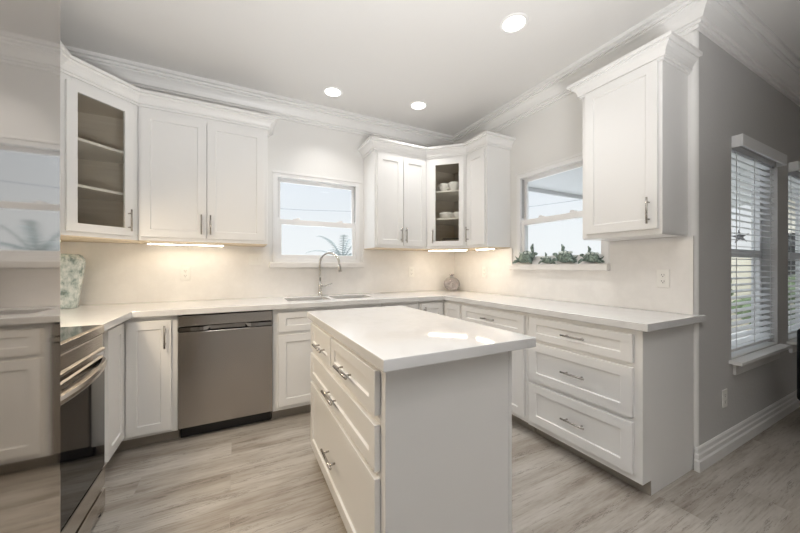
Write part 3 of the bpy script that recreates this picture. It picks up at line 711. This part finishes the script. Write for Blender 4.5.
outlet(frame((.385, YD-.0, .35), (1, 0, 0), (0, -1, 0)), 'white outlet low on the grey wall')

# ------------------------------------------------------------------ small objects
c = MB().lathe([(.0, 0), (.058, 0), (.064, .005), (.070, .06), (.082, .16), (.096, .26), (.101, .31), (.097, .342), (.084, .363), (.068, .371), (.060, .366), (.058, .35), (.0, .34)], (-3.455, -.20, .9145), 48)
tag(c.build('tall_vase', M_vase, smooth=True), 'tall mottled green glass vase on the counter beside the fridge', 'vase')
vx, vy = -.155, -.15
c = MB().lathe([(.0, 0), (.045, 0), (.05, .006), (.082, .035), (.097, .075), (.088, .115), (.06, .145), (.024, .158), (.018, .168), (.020, .180), (.032, .194), (.028, .194), (.014, .18), (.012, .16), (.0, .15)], (vx, vy, .9145), 40, 1, .62, math.radians(-27))
tag(c.build('bottle_vase', M_bottle, smooth=True), 'small round smoky lilac glass bottle vase in the counter corner', 'vase')

def cup(x, y, z, r, h, hd, label, cat='cup'):
    t = thing('coffee_cup' if hd is not None else 'serving_bowl', label, cat, (x, y, z), 'white china in the corner cabinet')
    pr = [(0, 0), (r*.6, 0), (r*.62, .004), (r*.9, h*.35), (r, h*.7), (r*.98, h), (r*.93, h), (r*.95, h*.7), (r*.84, h*.35), (0, .008)]
    MB().lathe(pr, (x, y, z), 28).build('body', M_porc, t, smooth=True)
    if hd is not None:
        pts = [(x+math.cos(hd)*(r*.93+.024*math.sin(a)), y+math.sin(hd)*(r*.93+.024*math.sin(a)), z+h*.55-h*.3*math.cos(a)) for a in [math.pi*i/10 for i in range(11)]]
        MB().tube(pts, .0045, 8).build('handle', M_porc, t, smooth=True)
cup(-.402, -.345, 2.0102, .052, .085, math.radians(150), 'left white cup on the top shelf of the corner cabinet')
cup(-.345, -.445, 2.0102, .052, .085, math.radians(165), 'right white cup on the top shelf of the corner cabinet')
cup(-.392, -.362, 1.7182, .072, .060, None, 'shallow white bowl on the lower shelf of the corner cabinet', 'bowl')
cup(-.322, -.475, 1.7182, .042, .058, math.radians(140), 'small white cup on the lower shelf of the corner cabinet')
b = MB(); wx, wy, wz = -.36, -.42, 1.4125
for zz in (.004, .045, .085):
    q = [(wx-.09, wy+.03), (wx-.03, wy+.09), (wx+.09, wy-.03), (wx+.03, wy-.09)]
    for i in range(4): b.tube([(*q[i], wz+zz), (*q[(i+1) % 4], wz+zz)], .003, 6)
for i in range(4): b.tube([(*q[i], wz), (*q[i], wz+.088)], .003, 6)
tag(b.build('wire_basket', M_dark), 'small dark wire basket at the bottom of the cup cabinet', 'basket')

def turtle(y, s, face, label):
    x, z = -.034, 1.2202                     # seen side-on along the sill; face = +1 heads toward the far corner, -1 toward the camera end
    t = thing('turtle_figurine', label, 'figurine', (x, y, z), 'verdigris turtle figurines on the window sill')
    T = lambda a, b_, c_: V((x-b_*.5*s, y+a*face*s, z+c_*s))
    ax = (V((0, face, 0)), V((-1, 0, 0)), V((0, 0, 1)))
    sh = MB(); seg, rings = 22, 10; vs = []
    for i in range(rings+1):
        th = math.pi/2*i/rings
        for k in range(seg):
            ph = 2*math.pi*k/seg; ro = 1+.05*math.cos(7*ph)*math.sin(2*th)
            vs.append(T(.062*ro*math.cos(th)*math.cos(ph), .060*ro*math.cos(th)*math.sin(ph), .030+.066*math.sin(th)+.010*math.cos(th)*math.cos(ph)))
    fs = [(i*seg+k, i*seg+(k+1) % seg, (i+1)*seg+(k+1) % seg, (i+1)*seg+k) for i in range(rings) for k in range(seg)]
    sh.add(vs, fs); sh.ellipsoid(T(0, 0, .030), (.060*s, .028*s, .020*s), ax, 16, 6)
    so = sh.build('shell', M_turtle, t, smooth=True)
    sp_ = MB()
    for i in range(8):
        ph = 2*math.pi*(i+.5)/8; th = .85
        sp_.ellipsoid(T(.062*math.cos(th)*math.cos(ph), .060*math.cos(th)*math.sin(ph), .031+.067*math.sin(th)), (.012*s, .008*s, .009*s), ax, 10, 5)
    sp_.build('shell_inlay', M_turtlespot, so, smooth=True)
    MB().tube([T(.048, 0, .04), T(.064, 0, .052), T(.074, 0, .066)], [.011*s, .009*s, .010*s], 10).ellipsoid(T(.082, 0, .072), (.020*s, .011*s, .012*s), ax).build('head', M_turtle, t, smooth=True)
    MB().tube([T(.038, .05, .03), T(.060, .075, .032), T(.075, .085, .018), T(.088, .08, .004)], [.010*s, .013*s, .011*s, .004*s], 8).build('flipper', M_turtle, t, smooth=True)
    MB().tube([T(.030, -.04, .05), T(.040, -.05, .090), T(.034, -.05, .120), T(.046, -.045, .145)], [.009*s, .010*s, .012*s, .003*s], 8).build('flipper', M_turtle, t, smooth=True)
    for sd in (-1, 1):
        MB().tube([T(-.040, sd*.04, .028), T(-.066, sd*.055, .020), T(-.088, sd*.06, .010)], [.010*s, .013*s, .005*s], 8).build('flipper', M_turtle, t, smooth=True)
    MB().tube([T(-.055, 0, .032), T(-.078, 0, .045), T(-.092, 0, .058)], [.008*s, .006*s, .002*s], 8).build('tail', M_turtle, t, smooth=True)
    return t
turtle(-1.115, 1.30, -1, 'leftmost green turtle figurine on the right window sill, by the window frame')
turtle(-1.345, .72, 1, 'smallest green turtle figurine, second from left on the right window sill')
turtle(-1.515, 1.15, 1, 'large domed green turtle figurine, third from left on the right window sill')
turtle(-1.732, .95, 1, 'rightmost green turtle figurine on the sill, below the end cabinet')

# ------------------------------------------------------------------ dining side: blinds, starfish, chair
def blind(u0, u1, label):
    t = thing('window_blind', label, 'blind', ((u0+u1)/2, YD+.04, 2.03), None)
    b = MB(); b.fbox(FG, u0+.0, u1-.02, 1.985, 2.062, -.055, -.043)
    b.fbox(FG, u0+.0, u0+.012, 1.985, 2.062, -.043, -.001); b.fbox(FG, u1-.032, u1-.02, 1.985, 2.062, -.043, -.001)
    b.build('valance', M_slat, t, bevel=.002)
    MB().fbox(FG, u0+.01, u1-.01, 1.99, 2.028, .012, .06).build('headrail', M_slat, t)
    sl = MB(); n = 30; z0, z1 = .665, 1.975
    for i in range(n):
        z = z0+(z1-z0)*i/(n-1); a = math.radians(8)
        cy, cz = .038, z; hw = .025; F2 = lambda u, v, nn, cz=cz: V((u, YD+.038+nn*math.cos(a)-v*math.sin(a), cz+nn*math.sin(a)+v*math.cos(a)))
        sl.fbox(F2, u0+.012, u1-.012, -.0014, .0014, -hw, hw)
    s_ = sl.build('slats', M_slat, t)
    MB().fbox(FG, u0+.012, u1-.012, .62, .640, .014, .062).build('bottom_rail', M_slat, t, bevel=.003)
    for k in range(3):
        uu = u0+.12+k*(u1-u0-.24)/2
        MB().fbox(FG, uu-.006, uu+.006, .640, 1.99, .0095, .0105).build('ladder_tape', M_slat, t)
blind(*g1_[:2], 'white slatted blind on the nearer grey-wall window')
blind(*g2_[:2], 'white slatted blind on the window at right edge')
def star(x, y, z, label, r=.078):
    t = V((x+2.4123, y+3.1844, 0)).normalized(); sd = V((t.y, -t.x, 0)); b = MB(); vs = []; c_ = V((x, y, z))   # hangs from the patio roof, turned to the house
    for sgn in (-.012, .012):
        for k in range(10):
            a = math.pi/2+math.pi*k/5+.12; q = r if k % 2 == 0 else r*.30
            vs.append(c_+sd*q*math.cos(a)+V((0, 0, q*math.sin(a)))+t*sgn*(.5 if k % 2 == 0 else 1))
    vs += [c_-t*.022, c_+t*.022]
    fs = [(k, (k+1) % 10, 20) for k in range(10)]+[(10+(k+1) % 10, 10+k, 21) for k in range(10)]+[(k, 10+k, 10+(k+1) % 10, (k+1) % 10) for k in range(10)]
    b.add(vs, fs); b.tube([(x, y, z+r*.8), (x, y, 2.412)], .002, 6)
    tag(b.build('starfish_ornament', M_star), label, 'ornament', 'hanging starfish')
star(2.18, -1.90, 1.505, 'dark starfish hanging outside the nearer blind window')
star(3.19, -2.03, 1.467, 'dark starfish hanging outside the window at right edge', .08)

# upholstered chair at the right edge
c = thing('dining_chair', 'black upholstered dining chair by the grey wall at right edge', 'chair', (1.18, -2.74, 0))
MB().box(.905, 1.0, -2.97, -2.52, .30, .79).build('backrest', M_fabric, c, bevel=.028, seg=4)
MB().box(1.002, 1.45, -2.97, -2.52, .32, .47).build('seat', M_fabric, c, bevel=.025, seg=4)
for px, py in ((.965, -2.93), (1.41, -2.93), (.975, -2.56), (1.41, -2.56)):
    MB().tube([(px, py, 0), (px, py, .325)], [.014, .02], 10).build('leg', M_dark, c)

# ------------------------------------------------------------------ outdoors
g_ = struct(MB().box(-40, 60, .14, 80, -.45, -.35).build('ground', M_ground))
c = thing('patio_cover', 'grey patio roof with posts outside the dining windows', 'patio cover', (2.2, -1.0, 2.4))
MB().box(.8, 6.6, -2.18, .22, 2.42, 2.50).build('roof', M_patio, c)
MB().box(.8, 6.6, .22, .26, 2.36, 2.52).build('fascia', M_patio, c)
for x in (4.2, 6.5): MB().box(x-.05, x+.05, .08, .18, -.35, 2.42).build('post', M_vinyl, c)
c = thing('neighbour_house', 'pale neighbouring house beyond the dining windows', 'house', (11, -2.5, -.35))
MB().box(8.0, 14, -5.5, -.45, -.35, 2.7).build('wall', M_stucco, c)
MB().box(7.6, 14.4, -5.9, -.2, 2.7, 2.9).build('roof', M_roof, c)
for y in (-1.6, -3.4): MB().box(7.96, 8.0, y, y+.9, .5, 1.9).build('window', M_blackglass, c)
tag(MB().box(8.6, 8.75, -.45, 2.2, -.35, 1.5).build('garden_wall', M_stucco), 'low cream garden wall seen through the dining blinds', 'wall')
def hedge(x, y, w, h, label):
    b = MB(); rnd = random.Random(int(x*100))
    for i in range(70):
        p = (x+rnd.uniform(-.3, .3), y+rnd.uniform(-w, w)/2, -.35+h*rnd.uniform(.05, .95)); q = rnd.uniform(.10, .22)
        b.ellipsoid(p, (q, q, q*.8), None, 8, 5)
    tag(b.build('hedge', M_hedge), label, 'hedge', 'hedges in the yard')
hedge(7.4, .55, 1.6, 1.5, 'green hedge seen through the nearer dining blind')
hedge(7.2, -1.3, 1.6, 1.4, 'green hedge in front of the pale neighbouring house')
# palm tree beyond the sink window
c = thing('palm_tree', 'grey-green palm fronds outside the sink window', 'tree', (.10, 5.0, -.35))
px_, py_, pz_ = .10, 5.0, 1.35
MB().tube([(px_, py_, -.35), (px_+.03, py_, .5), (px_, py_, pz_)], [.16, .13, .10], 10).build('trunk', M_bark, c)
for k in range(16):
    a = 2*math.pi*k/16+.15; ln = .9+.25*((k*7) % 3); el = (.25, .7, 1.1)[k % 3]
    sp_ = []
    for i in range(9):
        t = i/8; d = ln*t
        sp_.append(V((px_+math.cos(a)*d*math.cos(el)*1.0, py_+math.sin(a)*d*math.cos(el), pz_+d*math.sin(el)-.55*t*t*ln*.8)))
    b = MB(); b.tube(sp_, [.014*(1-.8*i/8) for i in range(9)], 6)
    for i in range(1, 9):
        for sd in (-1, 1):
            for f_ in (0, .5):
                p = sp_[i]*(1-f_)+sp_[i-1]*f_
                tn = (sp_[i]-sp_[i-1]).normalized(); sdv = tn.cross(V((0, 0, 1))).normalized()*sd
                tip = p+(sdv*.8+tn*.6+V((0, 0, -.25)))*.22*(1-.4*i/8); w_ = tn*.014
                b.add([p-w_, p+w_, tip, p+V((0, 0, .004))], [(0, 1, 2), (1, 3, 2), (3, 0, 2), (1, 0, 3)])
    b.build('frond', M_frond, c)
tag(MB().tube([(-14, 10, 3.35), (-7, 10, 3.33), (0, 10, 3.49), (8, 10, 3.9)], .011, 6).build('street_power_line', M_wire), 'thin overhead power line seen through the sink window', 'cable')
tag(MB().tube([(10, -4, 3.5), (10, 4, 3.86), (10, 12, 4.3)], .014, 6).build('street_power_line', M_wire), 'thin overhead power line seen through the turtle window', 'cable')
